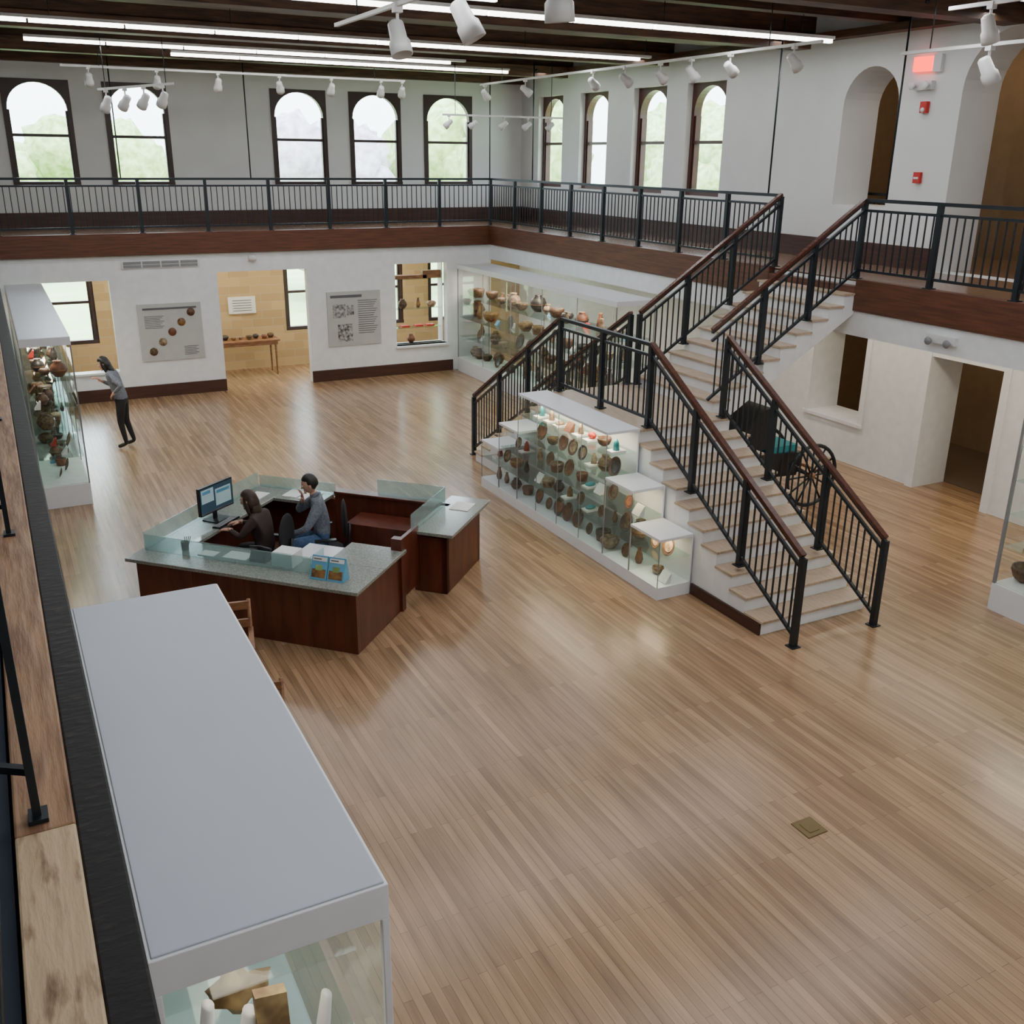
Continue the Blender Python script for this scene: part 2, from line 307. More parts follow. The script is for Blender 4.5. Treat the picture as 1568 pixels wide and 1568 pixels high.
for i in range(6): b.box(3.5,3.8-(i%2)*.05,22.078,22.086,1.05-i*.035,1.058-i*.035,M_ink)
b.obj('wall_poster')
b=MB(); b.box(6.72,8.0,22.085,22.12,.80,2.04,M_sage)
b.box(6.8,7.55,22.078,22.086,1.9,1.96,M_ink); b.box(6.95,7.3,22.078,22.086,.9,1.3,M_photo); b.box(6.85,7.15,22.078,22.086,1.45,1.75,M_photo); b.box(7.18,7.35,22.078,22.086,1.5,1.72,M_photo)
for i in range(16): b.box(7.45,7.92-(i%4)*.03,22.078,22.086,1.82-i*.05,1.832-i*.05,M_ink)
b.obj('wall_poster')
b=MB(); b.box(4.95,5.6,24.26,24.3,1.35,1.75,M_paper)
for i in range(5): b.box(5.05,5.5,24.25,24.262,1.66-i*.06,1.67-i*.06,M_ink)
b.obj('wall_sign')
# ---------------------------------------------------------------- railings
def rail(mb,p0,p1,post_sp=1.3,hand=None,ends=(1,1),bal=.118,H=1.07):
    p0=Vector(p0);p1=Vector(p1);L=(p1-p0).length; Z=Vector((0,0,1))
    if hand: mb.bar(p0+Z*H,p1+Z*H,.065,.04,hand); mb.bar(p0+Z*(H-.04),p1+Z*(H-.04),.04,.03,M_steel)
    else: mb.bar(p0+Z*(H-.015),p1+Z*(H-.015),.055,.045,M_steel)
    mb.bar(p0+Z*(H-.15),p1+Z*(H-.15),.035,.035,M_steel); mb.bar(p0+Z*.12,p1+Z*.12,.035,.035,M_steel)
    n=max(1,round(L/post_sp))
    for i in range(n+1):
        if (i==0 and not ends[0]) or (i==n and not ends[1]): continue
        q=p0.lerp(p1,i/n); mb.bar(q,q+Z*(H-.03),.065,.065,M_steel); mb.bar(q,q+Z*.012,.12,.12,M_steel)
    nb=max(1,round(L/bal))
    for i in range(1,nb):
        if abs((i/nb*n)-round(i/nb*n))*L/n<.04: continue
        q=p0.lerp(p1,i/nb); mb.bar(q+Z*.12,q+Z*(H-.15),.016,.016,M_steel)
b=MB(); rail(b,(-2.4,22.08,3.43),(10.86,22.08,3.43),1.3); rail(b,(10.86,22.08,3.43),(10.86,12.05,3.43),1.25,ends=(0,1)); b.obj('mezzanine_railing')
b=MB(); rail(b,(10.86,10.36,3.43),(10.86,-2.3,3.43),1.25); b.obj('mezzanine_railing')
b=MB()
for y in (-1.98,.19,2.36,4.53,6.7,8.87,11.04,13.2,15.4,17.6,19.8):
    b.bar((-.095,y,3.43),(-.095,y,4.5),.02,.022,M_steel); b.box(-.115,-.07,y-.03,y+.03,3.43,3.442,M_steel)
    b.bar((-.2,y+.1,3.55),(-.095,y+.03,3.55),.02,.02,M_steel)
b.bar((-.2,-2.3,3.5),(-.2,21.9,3.5),.04,.04,M_steel); b.bar((-.14,-2.3,4.5),(-.14,21.9,4.5),.06,.05,M_steel)
for i in range(200): b.bar((-.2,-2.3+i*.12,3.5),(-.2,-2.3+i*.12,4.45),.016,.016,M_steel)
b.obj('mezzanine_railing')
for x,y in ((2.6,22.08),(5.2,22.08),(10.8,22.0),(10.86,20.0),(10.86,12.35),(10.86,10.0)):
    b=MB(); b.tube([(x,y,4.5),(x,y,6.94)],.014,M_steel,6); b.obj('hanger_rod')
# ---------------------------------------------------------------- staircase
RZ=.175; TD=.2833; X0,X1=7.04,8.6
b=MB()
for i in range(9):
    y0=7.45+i*TD; z=(i+1)*RZ; y1=y0+TD
    b.box(X0,X1,y0,y1,0,z-.03,M_white); b.box(X0-.02,X1+.02,y0-.03,y1,z-.03,z,M_tread)
    b.box(X0,X1,22.3-y1,22.3-y0,0,z-.03,M_white); b.box(X0-.02,X1+.02,22.3-y1,22.3-y0+.03,z-.03,z,M_tread)
b.box(X0,8.5,10.0,12.3,0,1.72,M_white); b.box(X0-.02,8.5,9.97,12.33,1.72,1.75,M_tread)
UR=.165; UT=.2722; Ya,Yb=10.3,12.1
for i in range(9):
    x0=8.45+i*UT; x1=x0+UT; z=1.75+(i+1)*UR
    s0=z-.42; s1=s0+UR
    b.hexa([(x0,Ya,s0),(x1,Ya,s1),(x1,Yb,s1),(x0,Yb,s0),(x0,Ya,z-.03),(x1,Ya,z-.03),(x1,Yb,z-.03),(x0,Yb,z-.03)],M_white)
    b.box(x0-.03,x1,Ya-.02,Yb+.02,z-.03,z,M_tread)
b.box(X0-.03,X0,7.45,8.7,0,.14,M_base)
b.obj('staircase',bevel=.004)
b=MB()
zb=lambda y:.175+.618*(y-7.45)
for X in (7.18,8.38):
    rail(b,(X,7.08,0),(X,10.02,zb(10.02)),1.0,hand=M_hand)
    rail(b,(X,15.22,0),(X,12.28,zb(10.02)),1.0,hand=M_hand)
rail(b,(7.18,10.02,1.76),(7.18,12.28,1.76),1.15,ends=(0,0))
rail(b,(8.38,10.36,1.80),(10.86,10.36,3.43),.85,hand=M_hand,ends=(0,0))
rail(b,(8.38,12.05,1.80),(10.86,12.05,3.43),.85,hand=M_hand,ends=(1,0))
b.obj('stair_railing')
# ---------------------------------------------------------------- pottery
def pot(mb,c,s,kind=None):
    k=random.randrange(5) if kind is None else kind; m=random.choice(M_pot[:6])
    if k==0: pr=[(.25,0),(.45,.25),(.5,.5),(.4,.75),(.22,.9),(.27,1),(.2,.98),(.15,.9)]
    elif k==1: pr=[(.2,0),(.4,.15),(.52,.45),(.5,.6),(.46,.58),(.3,.2)]
    elif k==2: pr=[(.3,0),(.5,.3),(.55,.45),(.42,.62),(.32,.66),(.3,.6)]
    elif k==3: pr=[(.18,0),(.28,.3),(.2,.7),(.12,.95),(.16,1.1),(.1,1.08)]
    else: pr=[(.35,0),(.42,.4),(.4,.55),(.36,.5)]
    mb.lathe(c,[(r*s,z*s) for r,z in pr],m,14)
    if k in (0,2): mb.lathe((c[0],c[1],c[2]+.42*s),[(.5*s+.004,-.03*s),(.53*s+.004,.03*s)],random.choice(M_pot[:6]),14)
def disc(mb,c,s):
    m=random.choice([M_pot[2],M_pot[0],M_pot[3],M_pot[2]])
    R=Matrix.Rotation(-math.radians(72),3,'Y'); c=Vector(c)+Vector((0,0,s*.95))
    mb.lathe(c,[(s*.3,-s*.25),(s*.8,-s*.12),(s,0),(s*.94,.0),(s*.7,-s*.1),(.1*s,-s*.18)],m,20,R)
    mb.lathe(c,[(s*.62,-s*.11),(s*.66,-s*.06),(s*.6,-s*.09)],random.choice(M_pot[:5]),20,R)
def book(mb,c,w):
    x,y,z=c; m=random.choice((M_paper,M_sage,M_pot[1],M_blue,M_pot[7]))
    mb.hexa([(x-.03,y-w,z),(x+.05,y-w,z),(x+.05,y+w,z),(x-.03,y+w,z),(x+.05,y-w,z+w*1.5),(x+.065,y-w,z+w*1.5),(x+.065,y+w,z+w*1.5),(x+.05,y+w,z+w*1.5)],m)
def area(name,loc,sx,sy,p,col=(1,.96,.9),rot=(0,0,0)):
    l=bpy.data.lights.new(name,'AREA'); l.shape='RECTANGLE'; l.size=sx; l.size_y=sy; l.energy=p; l.color=col
    o=bpy.data.objects.new(name,l); o.location=loc; o.rotation_euler=rot; COL.objects.link(o); return o
def case(x0,x1,y0,y1,ztop,plinth,th,shelves,topm=M_lam,npanel=3,light=25,smin=.2,smax=.36,dens=1,pw=.02):
    e=empty('glass_display_case'); b=MB(); b.box(x0,x1,y0,y1,0,plinth,M_lam); b.box(x0,x1,y0,y1,ztop-th,ztop-.004,M_lam); b.box(x0+.01,x1-.01,y0+.01,y1-.01,ztop-.004,ztop,topm)
    b.box(x0+.02,x1-.02,y0+.02,y1-.02,plinth,plinth+.01,M_paper)
    for X in (x0,x1-pw):
        for Y in (y0,y1-pw): b.box(X,X+pw,Y,Y+pw,plinth,ztop-th,M_vent)
    b.obj('cabinet',e,bevel=.004)
    g=MB()
    for X in (x0+.01,x1-.01): g.px(X,y0+.02,y1-.02,plinth,ztop-th,M_glass)
    for Y in (y0+.01,y1-.01): g.py(Y,x0+.02,x1-.02,plinth,ztop-th,M_glass)
    for z in shelves: g.box(x0+.03,x1-.03,y0+.03,y1-.03,z,z+.01,M_glassg)
    for i in range(1,npanel):
        Y=y0+(y1-y0)*i/npanel
        for X in (x0+.004,x1-.016): g.box(X,X+.012,Y-.004,Y+.004,plinth,ztop-th,M_vent)
    g.obj('glass_panels',e)
    p=MB(); lv=[plinth+.012]+[z+.011 for z in shelves]; zs=lv+[ztop-th]
    for i,z in enumerate(lv):
        h=zs[i+1]-z; y=y1-.17
        while y>y0+.15:
            s=min(h*.8,random.uniform(smin,smax)); k=random.randrange(6); xx=(x0+x1)/2+random.uniform(-.16,.16)
            if k==5: disc(p,(xx,y,z),s*.5)
            else: pot(p,(xx,y,z),s*(.8 if k==3 else 1),k)
            y-=s*1.02+random.uniform(.02,.16)*dens
            if random.random()<.15: book(p,(xx-.1,y,z),.07); y-=.2
    p.obj('pottery',e)
    area('case_lamp',((x0+x1)/2,(y0+y1)/2,ztop-th-.02),.25,(y1-y0)*.9,light,(1,.88,.7))
# big foreground case
e=empty('glass_display_case'); b=MB(); x0,x1,y0,y1=.125,.965,2.785,5.775
b.box(x0,x1,y0,y1,0,.5,M_lam); b.box(x0,x1,y0,y1,2.34,2.492,M_lam); b.box(x0+.012,x1-.012,y0+.012,y1-.012,2.492,2.5,M_topgrey)
for X in (x0,x1-.03):
    for Y in (y0,y1-.03): b.box(X,X+.03,Y,Y+.03,.5,2.34,M_lam)
b.obj('cabinet',e,bevel=.004)
g=MB(); g.px(x0+.01,y0+.03,y1-.03,.5,2.34,M_glass); g.px(x1-.01,y0+.03,y1-.03,.5,2.34,M_glass)
g.py(y0+.01,x0+.03,x1-.03,.5,2.34,M_glass); g.py(y1-.01,x0+.03,x1-.03,.5,2.34,M_glass)
g.box(x0+.03,x1-.03,y0+.35,y1-.03,1.9,1.91,M_glass); g.box(x0+.03,x1-.03,y0+.25,y1-.03,1.4,1.41,M_glassg)
g.obj('glass_panels',e)
p=MB()
for i in range(16):
    def fn(d,q):
        k=.8+.22*math.sin(d.x*5+i)+.15*math.cos(d.z*7+i*2+d.y*4); return q*k
    lv=(1.41,1.91)[i%2]; s=random.uniform(.1,.15)
    p.ell((.3+.5*((i*37)%10)/10,(3.25 if lv<1.5 else 3.35)+(i//2)*.3,lv+s*.8),(s*1.3,s*.9,s),(M_stonei,M_paper,M_stonei,M_pot[4])[i%4],None,12,8,fn)
for xx,h,t in ((.27,2.0,.07),(.42,1.9,.085),(.72,1.85,.06)):
    p.tube([(xx,2.96,.52),(xx+.03,2.95,1.0),(xx-.02,2.97,1.5),(xx+.05,3.02,h)],[t*1.3,t*1.2,t,t*.55],M_paper,12,.6)
p.hexa([(.5,2.9,.52),(.62,2.9,.52),(.62,2.95,.52),(.5,2.95,.52),(.48,2.95,2.02),(.6,2.95,2.0),(.6,3.0,2.0),(.48,3.0,2.02)],M_stonei)
p.obj('rock_and_bone_samples',e); area('case_lamp',(.55,4.3,2.32),.3,2.6,14,(1,.9,.75))
case(.2,.87,15.3,21.95,2.52,.33,.12,[.74,1.12,1.5,1.88],npanel=5,light=90,smin=.14,smax=.25,dens=1.2)
case(9.92,10.78,15.0,21.95,2.56,.34,.1,[.86,1.32,1.82],npanel=5,light=110,smin=.2,smax=.38,dens=1)
case(9.95,10.76,4.4,6.80,2.5,.34,.12,[.8,1.2,1.6,2.0],npanel=2,light=45,pw=.035)
# stepped case beside the staircase
e=empty('stepped_display_case'); b=MB(); g=MB(); p=MB(); xa,xb=6.52,7.01
b.box(xa,xb,8.71,13.55,0,.16,M_lam)
tiers=[(8.71,9.33,.78),(9.33,9.94,1.2),(9.94,12.33,1.78),(12.33,12.94,1.2),(12.94,13.55,.78)]
for ya,yb,zt in tiers:
    b.box(xa,xb,ya,yb,zt-.035,zt,M_lam); b.box(xb-.02,xb,ya,yb,.16,zt-.03,M_lam)
    g.px(xa+.007,ya+.01,yb-.01,.16,zt-.035,M_glass)
    for Y in (ya+.003,yb-.005): g.py(Y,xa+.01,xb-.02,.16,zt-.035,M_glass)
    for Y in (ya,yb-.012): b.box(xa,xa+.01,Y,Y+.01,.16,zt-.03,M_vent)
    lv=[.165]; z=.50
    while z<zt-.22: g.box(xa+.02,xb-.02,ya+.01,yb-.01,z,z+.008,M_glassg); lv.append(z+.009); z+=.32
    for z in lv:
        y=ya+.13
        while y<yb-.1:
            q=random.random()
            if (z>1.2 and q<.75) or (q<.18 and z>.4):
                p.box(6.64,6.86,y-.07,y+.07,z,z+.025,M_paper); k=random.randrange(3); mm_=random.choice((M_pot[7],M_pot[6],M_pot[5],M_pot[7],M_pot[0],M_pot[4]))
                if k==0: p.ell((6.76,y,z+.07),(.05,.07,.045),mm_)
                elif k==1: p.tube([(6.75,y,z+.02),(6.75,y,z+.12),(6.75,y,z+.17)],[.045,.035,.012],mm_,10)
                else: p.ell((6.74,y,z+.045),(.08,.05,.03),mm_)
            elif q<.55: disc(p,(6.74,y,z),random.uniform(.08,.14))
            elif q<.86: pot(p,(6.74+random.uniform(-.06,.06),y,z),random.uniform(.13,.26),random.choice((0,1,2,3,4)))
            else: book(p,(6.7,y,z),.08)
            y+=random.uniform(.24,.31)
for yy in (10.55,11.15,11.75): g.box(xa+.003,xa+.012,yy-.003,yy+.003,.16,1.74,M_vent)
b.obj('cabinet',e,bevel=.003); g.obj('glass_panels',e); p.obj('baskets',e)
area('case_lamp',(6.7,11.13,1.73),.1,2.2,20,(1,.85,.6)); area('case_lamp',(6.7,9.63,1.15),.1,.5,4,(1,.8,.5)); area('case_lamp',(6.7,9.0,.73),.1,.5,4,(1,.8,.5))
e=empty('niche_display_shelf'); b=MB()
for z in (1.05,1.5,2.2): b.box(8.42,9.7,22.34,22.6,z,z+.015,M_glassg)
for x in (8.42,9.68): b.box(x,x+.02,22.34,22.6,.68,2.58,M_lam)
for x in (8.7,9.1,9.45): pot(b,(x,22.46,1.52),.22)
for x in (8.65,9.0,9.3): b.box(x,x+.2,22.38,22.55,1.07,1.11,M_pot[7])
pot(b,(8.9,22.46,.69),.2); b.box(8.5,9.3,22.36,22.58,2.22,2.3,M_oldwood); b.box(9.2,9.66,22.36,22.5,2.22,2.4,M_oldwood)
b.box(8.42,9.7,22.34,22.6,.66,.68,M_lam)
b.obj('shelves',e)
b=MB(); b.box(4.3,5.9,23.3,23.95,.80,.84,M_oldwood); b.box(4.35,5.85,23.33,23.92,.72,.80,M_oldwood)
for x in (4.38,5.78):
    for y in (23.36,23.86): b.tube([(x+.02,y,.74),(x+.02,y,.4),(x+.02,y,0)],[.03,.025,.016],M_oldwood,8)
b.obj('wooden_table',bevel=.004)
b=MB()
for i in range(8): pot(b,(4.5+i*.18,23.55+.1*(i%2),.845),random.uniform(.1,.17),random.choice((1,2,4)))
b.obj('small_artifacts')
# ---------------------------------------------------------------- reception desk
D=Matrix.Rotation(-math.pi/4,4,'Z')
e=empty('reception_desk'); b=MB(D); zt=.72
def pan(s0,s1,t0,t1,z0=0,z1=zt,m=M_cherry): b.box(s0,s1,t0,t1,z0,z1,m)
pan(-7.02,-4.32,8.39,8.47); pan(-4.40,-4.32,8.47,9.5); pan(-5.0,-4.40,9.42,9.5); pan(-7.02,-6.94,8.47,11.0); pan(-6.94,-5.9,10.98,11.06); pan(-5.9,-4.3,11.0,11.1,0,.8)
for s_ in (-6.3,-5.65,-5.0): pan(s_-.006,s_+.006,8.383,8.39)
pan(-4.06,-3.98,10.12,11.3); pan(-4.35,-3.98,10.12,10.2); pan(-4.35,-3.98,11.22,11.3); pan(-4.4,-4.32,10.12,11.1,0,.78)
pan(-4.38,-4.33,9.56,10.1,.12,.86); pan(-4.42,-4.29,9.5,9.6,0,.9)
pan(-5.6,-5.05,9.1,9.75,.02,.6,M_lam); pan(-5.5,-4.6,10.5,10.95,.0,.6,M_cherry)
b.obj('panels',e,bevel=.004)
b=MB(D)
pan(-7.1,-4.26,8.31,8.98,zt,.76,M_stone); pan(-4.95,-4.26,8.98,9.58,zt,.76,M_stone); pan(-7.1,-6.62,8.98,11.12,zt,.76,M_stone); pan(-6.62,-5.95,10.66,11.12,zt,.76,M_stone)
pan(-4.42,-3.88,10.05,11.42,zt+.04,.80,M_stone); pan(-5.9,-4.42,10.97,11.13,.8,.83,M_cherry)
b.obj('countertop',e,bevel=.005)
b=MB(D)
def gp(s0,s1,t0,t1,z0,z1): b.box(s0,s1,t0,t1,z0,z1,M_glassd)
gp(-7.04,-4.95,8.595,8.605,.76,.95); gp(-7.05,-7.04,8.6,11.0,.76,.97); gp(-4.365,-4.355,9.95,11.05,.80,1.04); gp(-5.3,-4.36,11.045,11.055,.83,1.04)
gp(-4.955,-4.945,8.61,8.9,.76,.95); gp(-7.04,-5.9,11.025,11.035,.76,.92)
b.obj('glass_screen',e)
b=MB(D@Matrix.Translation((-6.85,9.72,.76))@Matrix.Rotation(math.radians(-8),4,'Z'))
b.box(-.11,.11,-.13,.13,0,.015,M_plast); b.box(-.03,-.01,-.03,.03,.015,.3,M_plast); b.box(-.01,.03,-.29,.29,.12,.47,M_plast); b.box(.03,.034,-.275,.275,.135,.455,M_scrA)
b.box(.034,.035,-.26,-.05,.27,.44,M_scrB); b.box(.034,.035,-.02,.25,.19,.40,M_scrB); b.box(.035,.036,.0,.23,.34,.38,M_blue); b.box(.035,.036,-.24,-.1,.38,.42,M_blue); b.box(.034,.035,-.275,.275,.135,.15,M_ink)
b.obj('computer_monitor',bevel=.002)
b=MB(D@Matrix.Translation((-6.64,9.65,.76)))
b.box(-.08,.02,-.22,.22,0,.02,M_plast)
for i in range(3):
    for j in range(12): b.box(-.07+i*.03,-.046+i*.03,-.21+j*.035,-.182+j*.035,.02,.026,M_vent)
b.obj('computer_keyboard')
b=MB(D)
b.box(-5.45,-5.2,8.65,8.88,.76,.92,M_paper); b.box(-5.43,-5.22,8.67,8.86,.92,.925,M_fixt); b.obj('card_box',bevel=.004)
b=MB(D)
for i in range(2):
    x=-4.9+i*.2
    def q_(u0,u1,w0,w1,off,m):
        f=lambda u,w:(x+u*.19,8.48+.10*w-off,.762+.238*w)
        b.quad([f(u0,w0),f(u1,w0),f(u1,w1),f(u0,w1)],m)
    b.hexa([(x,8.48,.762),(x+.19,8.48,.762),(x+.19,8.64,.762),(x,8.64,.762),(x,8.58,1.0),(x+.19,8.58,1.0),(x+.19,8.59,1.0),(x,8.59,1.0)],M_blue)
    q_(.06,.94,.78,.95,.004,M_paper); q_(.08,.92,.1,.45,.004,M_pot[5]); q_(.3,.7,.4,.62,.005,M_leaf); q_(.12,.6,.84,.89,.006,M_ink)
b.obj('brochure_stand')
b=MB(D)
for s_,t_,w,h in [(-6.4,8.66,.2,.14),(-6.1,8.68,.3,.2),(-6.55,10.75,.22,.3),(-6.3,10.72,.22,.3),(-6.95,10.5,.2,.3),(-4.25,10.9,.25,.3)]:
    z=.80 if s_>-4.5 else .76; b.box(s_,s_+w,t_,t_+h,z+.001,z+.008,M_paper)
b.obj('loose_papers')
b=MB(D)
b.lathe((-6.62,8.75,.76),[(.04,0),(.045,.1),(.04,.1),(.035,.02)],M_plast,14)
for i in range(4): b.tube([(-6.62+.01*i,8.75,.78),(-6.6+.02*i,8.73+.01*i,.93)],.004,M_ink,6)
b.obj('pen_cup')
b=MB(D); b.box(-5.75,-5.55,8.68,8.83,.76,.8,M_plast); b.hexa([(-5.75,8.68,.8),(-5.55,8.68,.8),(-5.55,8.83,.8),(-5.75,8.83,.8),(-5.75,8.73,.88),(-5.55,8.73,.88),(-5.55,8.83,.84),(-5.75,8.83,.84)],M_plast); b.tube([(-5.78,8.76,.9),(-5.65,8.76,.92),(-5.52,8.76,.9)],[.02,.014,.02],M_plast,8); b.obj('desk_telephone',bevel=.003)
def frame(loc,F):
    F=Vector((F[0],F[1],0)).normalized(); S=Vector((0,0,1)).cross(F)
    return Matrix(((F.x,S.x,0,loc[0]),(F.y,S.y,0,loc[1]),(0,0,1,0),(0,0,0,1)))
def ochair(loc,F):
    b=MB(frame(loc,F))
    for i in range(5):
        t=2*math.pi*i/5; b.bar((0,0,.09),(.28*math.cos(t),.28*math.sin(t),.07),.04,.03,M_plast); b.ell((.29*math.cos(t),.29*math.sin(t),.03),(.028,.028,.03),M_plast,None,8,6)
    b.tube([(0,0,.08),(0,0,.36)],.028,M_vent,10)
    fn=lambda d,q:Vector((q.x,q.y,max(q.z,-.03)))
    b.ell((.02,0,.39),(.26,.25,.05),M_black,None,20,8,fn)
    b.tube([(-.18,0,.36),(-.3,0,.45),(-.31,0,.7)],.02,M_plast,8)
    b.ell((-.25,0,.76),(.035,.22,.25),M_black,None,20,10)
    for s_ in (-1,1): b.tube([(-.1,s_*.26,.38),(-.05,s_*.3,.52),(.0,s_*.3,.59)],.015,M_plast,8); b.box(-.12,.14,s_*.3-.03,s_*.3+.03,.59,.615,M_plast)
    b.obj('office_chair')
# ---------------------------------------------------------------- people
def person(name,loc,F,J,mats,headdir,headc,hair,hairm,hands,scale=1,waistz=None):
    e=empty(name); M=frame(loc,F)
    names=list(J.keys()); ed=[('pelvis','waist'),('waist','chest'),('chest','neck'),('neck','headb')]
    for s_ in 'LR': ed+=[('chest','sh'+s_),('sh'+s_,'el'+s_),('el'+s_,'wr'+s_),('pelvis','hip'+s_),('hip'+s_,'kn'+s_),('kn'+s_,'an'+s_),('an'+s_,'to'+s_)]
    rad={'pelvis':(.15,.14),'waist':(.138,.128),'chest':(.165,.145),'neck':(.07,.07),'headb':(.054,.054)}
    for s_ in 'LR': rad.update({'sh'+s_:(.085,.08),'el'+s_:(.05,.05),'wr'+s_:(.033,.029),'hip'+s_:(.11,.105),'kn'+s_:(.067,.067),'an'+s_:(.042,.046),'to'+s_:(.04,.032)})
    me=bpy.data.meshes.new(name+'_sk'); me.from_pydata([J[n] for n in names],[(names.index(p),names.index(q)) for p,q in ed],[])
    o=bpy.data.objects.new(name+'_sk',me); COL.objects.link(o)
    o.modifiers.new('s','SKIN'); sv=me.skin_vertices[0].data if me.skin_vertices else None
    if sv is None:
        bm=bmesh.new(); bm.from_mesh(me); bm.verts.layers.skin.verify(); bm.to_mesh(me); bm.free(); sv=me.skin_vertices[0].data
    for i,n in enumerate(names): sv[i].radius=tuple(scale*x for x in rad[n]); sv[i].use_root=(n=='pelvis')
    ss=o.modifiers.new('b','SUBSURF'); ss.levels=3; ss.render_levels=3
    dg=bpy.context.evaluated_depsgraph_get(); m2=bpy.data.meshes.new_from_object(o.evaluated_get(dg)); bpy.data.objects.remove(o)
    def part(p,q):
        if q=='headb': return 3
        if q[:2]=='to': return 2
        if q[:2] in('kn','an') or q[:3]=='hip': return 1
        return 0
    m2.materials.clear()
    for m in mats: m2.materials.append(m)
    segs=[(Vector(J[p]),Vector(J[q]),part(p,q),q) for p,q in ed]
    for pl in m2.polygons:
        c=pl.center; best=9;bi=0;bq=''
        for A,B,k,qn in segs:
            d=B-A; t=max(0,min(1,(c-A).dot(d)/d.dot(d))); dist=(A+d*t-c).length-(.02 if k==0 else 0)
            if dist<best: best=dist;bi=k;bq=qn
        if waistz and (bi==1 or bq=='waist'): bi=0 if c.z>waistz else 1
        pl.material_index=bi; pl.use_smooth=True
    bo=bpy.data.objects.new('body',m2); COL.objects.link(bo); bo.matrix_world=M; bo.parent=e
    hd=Vector(headdir).normalized(); hu=Vector((0,0,1)); hl=hu.cross(hd).normalized(); hu=hd.cross(hl)
    Hm=M@Matrix(((hd.x,hl.x,hu.x,headc[0]),(hd.y,hl.y,hu.y,headc[1]),(hd.z,hl.z,hu.z,headc[2]),(0,0,0,1)))
    h=MB(Hm)
    def hf(d,q):
        q=q.copy()
        if d.z<-.1: q.y*=1+.35*(d.z+.1); q.x*=1+.1*(d.z+.1)
        if d.x<0 and d.z<-.3: q.x*=.8
        return q
    h.ell((0,0,0),(.092,.074,.115),mats[3],None,20,14,hf)
    h.hexa([(.08,-.008,.02),(.08,.008,.02),(.078,.016,-.03),(.078,-.016,-.03),(.092,-.004,.02),(.092,.004,.02),(.112,.008,-.027),(.112,-.008,-.027)],mats[3])
    for s_ in (-1,1):
        h.ell((.08,s_*.03,.012),(.012,.015,.009),M_eyew,None,10,6); h.ell((.089,s_*.03,.012),(.005,.007,.007),M_eye,None,8,6)
        h.bar((.088,s_*.015,.034),(.08,s_*.045,.034),.006,.006,hairm)
        h.ell((0,s_*.075,-.005),(.02,.01,.032),mats[3],None,10,8)
    h.ell((.082,0,-.058),(.008,.024,.007),M_lip,None,10,6); h.ell((.074,0,-.085),(.018,.025,.018),mats[3],None,10,6)
    def hr(d,q):
        q=q.copy()
        if d.x>.25 and d.z<.45: q*=.82
        if d.x>-.1 and d.z<-.05: q*=.8
        if d.z<-.55: q*=.85
        return q
    h.ell((-.012,0,.018),(.103,.088,.122),hairm,None,22,16,hr)
    if hair=='long':
        h.ell((-.045,0,-.03),(.072,.092,.13),hairm,None,20,14)
        h.ell((-.065,0,-.13),(.05,.088,.14),hairm,None,20,14,lambda d,q:Vector((q.x,q.y*(1+.25*min(0,d.z)),q.z)))
        h.ell((.012,.074,-.05),(.03,.016,.12),hairm,None,12,12); h.ell((.012,-.074,-.05),(.03,.016,.12),hairm,None,12,12)
    h.obj('head',e)
    for s_,(pd,up) in hands.items():
        w=Vector(J['wr'+s_]); d=Vector(pd).normalized(); n=Vector(up); n=(n-d*n.dot(d)).normalized(); y=n.cross(d)
        sg=1 if s_=='R' else -1
        Rm=Matrix((d,y,n)).transposed().to_4x4(); Rm.translation=w
        k=MB(M@Rm)
        k.ell((.045,0,0),(.055,.04,.017),mats[3],None,14,8); k.tube([(-.03,0,0),(.02,0,0)],[.027,.026],mats[3],10)
        for i,(ln,yy) in enumerate([(.072,.028),(.08,.009),(.075,-.010),(.058,-.028)]):
            yy*=sg; z0=.085
            k.tube([(z0-.02,yy,0),(z0+ln*.4,yy*1.1,-.006),(z0+ln*.75,yy*1.12,-.022),(z0+ln,yy*1.1,-.042)],[.0095,.009,.008,.0065],mats[3],8)
        k.tube([(.015,sg*.03,0),(.05,sg*.055,-.008),(.08,sg*.062,-.018)],[.013,.0105,.008],mats[3],8)
        k.obj('hand_'+s_.lower(),e)
    return e
J={'pelvis':(0,0,.92),'waist':(.04,0,1.06),'chest':(.10,0,1.25),'neck':(.16,0,1.38),'headb':(.19,0,1.44),
 'shL':(.11,.165,1.32),'elL':(-.10,.28,1.18),'wrL':(.06,.22,1.03),'shR':(.11,-.165,1.32),'elR':(.20,-.21,1.08),'wrR':(.33,-.09,1.19),
 'hipL':(0,.085,.87),'knL':(.04,.10,.48),'anL':(-.02,.10,.09),'toL':(.13,.12,.035),'hipR':(0,-.085,.87),'knR':(.0,-.11,.48),'anR':(-.10,-.12,.09),'toR':(.04,-.13,.035)}
person('standing_woman',(1.74,18.3),(-.9,.35),J,[M_grey,M_black,M_shoe,M_skin],(.9,.1,-.38),(.235,0,1.51),'long',M_hairk,{'L':((.6,-.5,-.5),(0,.6,.8)),'R':((.5,.4,.5),(-.3,.1,.9))},scale=.9,waistz=.90)
J={'pelvis':(0,0,.54),'waist':(.02,0,.70),'chest':(.06,0,.92),'neck':(.09,0,1.08),'headb':(.12,0,1.15),
 'shL':(.06,.18,1.01),'elL':(.22,.26,.76),'wrL':(.40,.16,.66),'shR':(.06,-.18,1.01),'elR':(.30,-.20,.84),'wrR':(.24,-.06,1.02),
 'hipL':(.04,.10,.52),'knL':(.46,.14,.53),'anL':(.48,.12,.10),'toL':(.62,.12,.04),'hipR':(.04,-.10,.52),'knR':(.44,-.17,.54),'anR':(.38,-.16,.10),'toR':(.52,-.18,.04)}
ML=(3.2,11.12); FL=(-.97,.22)
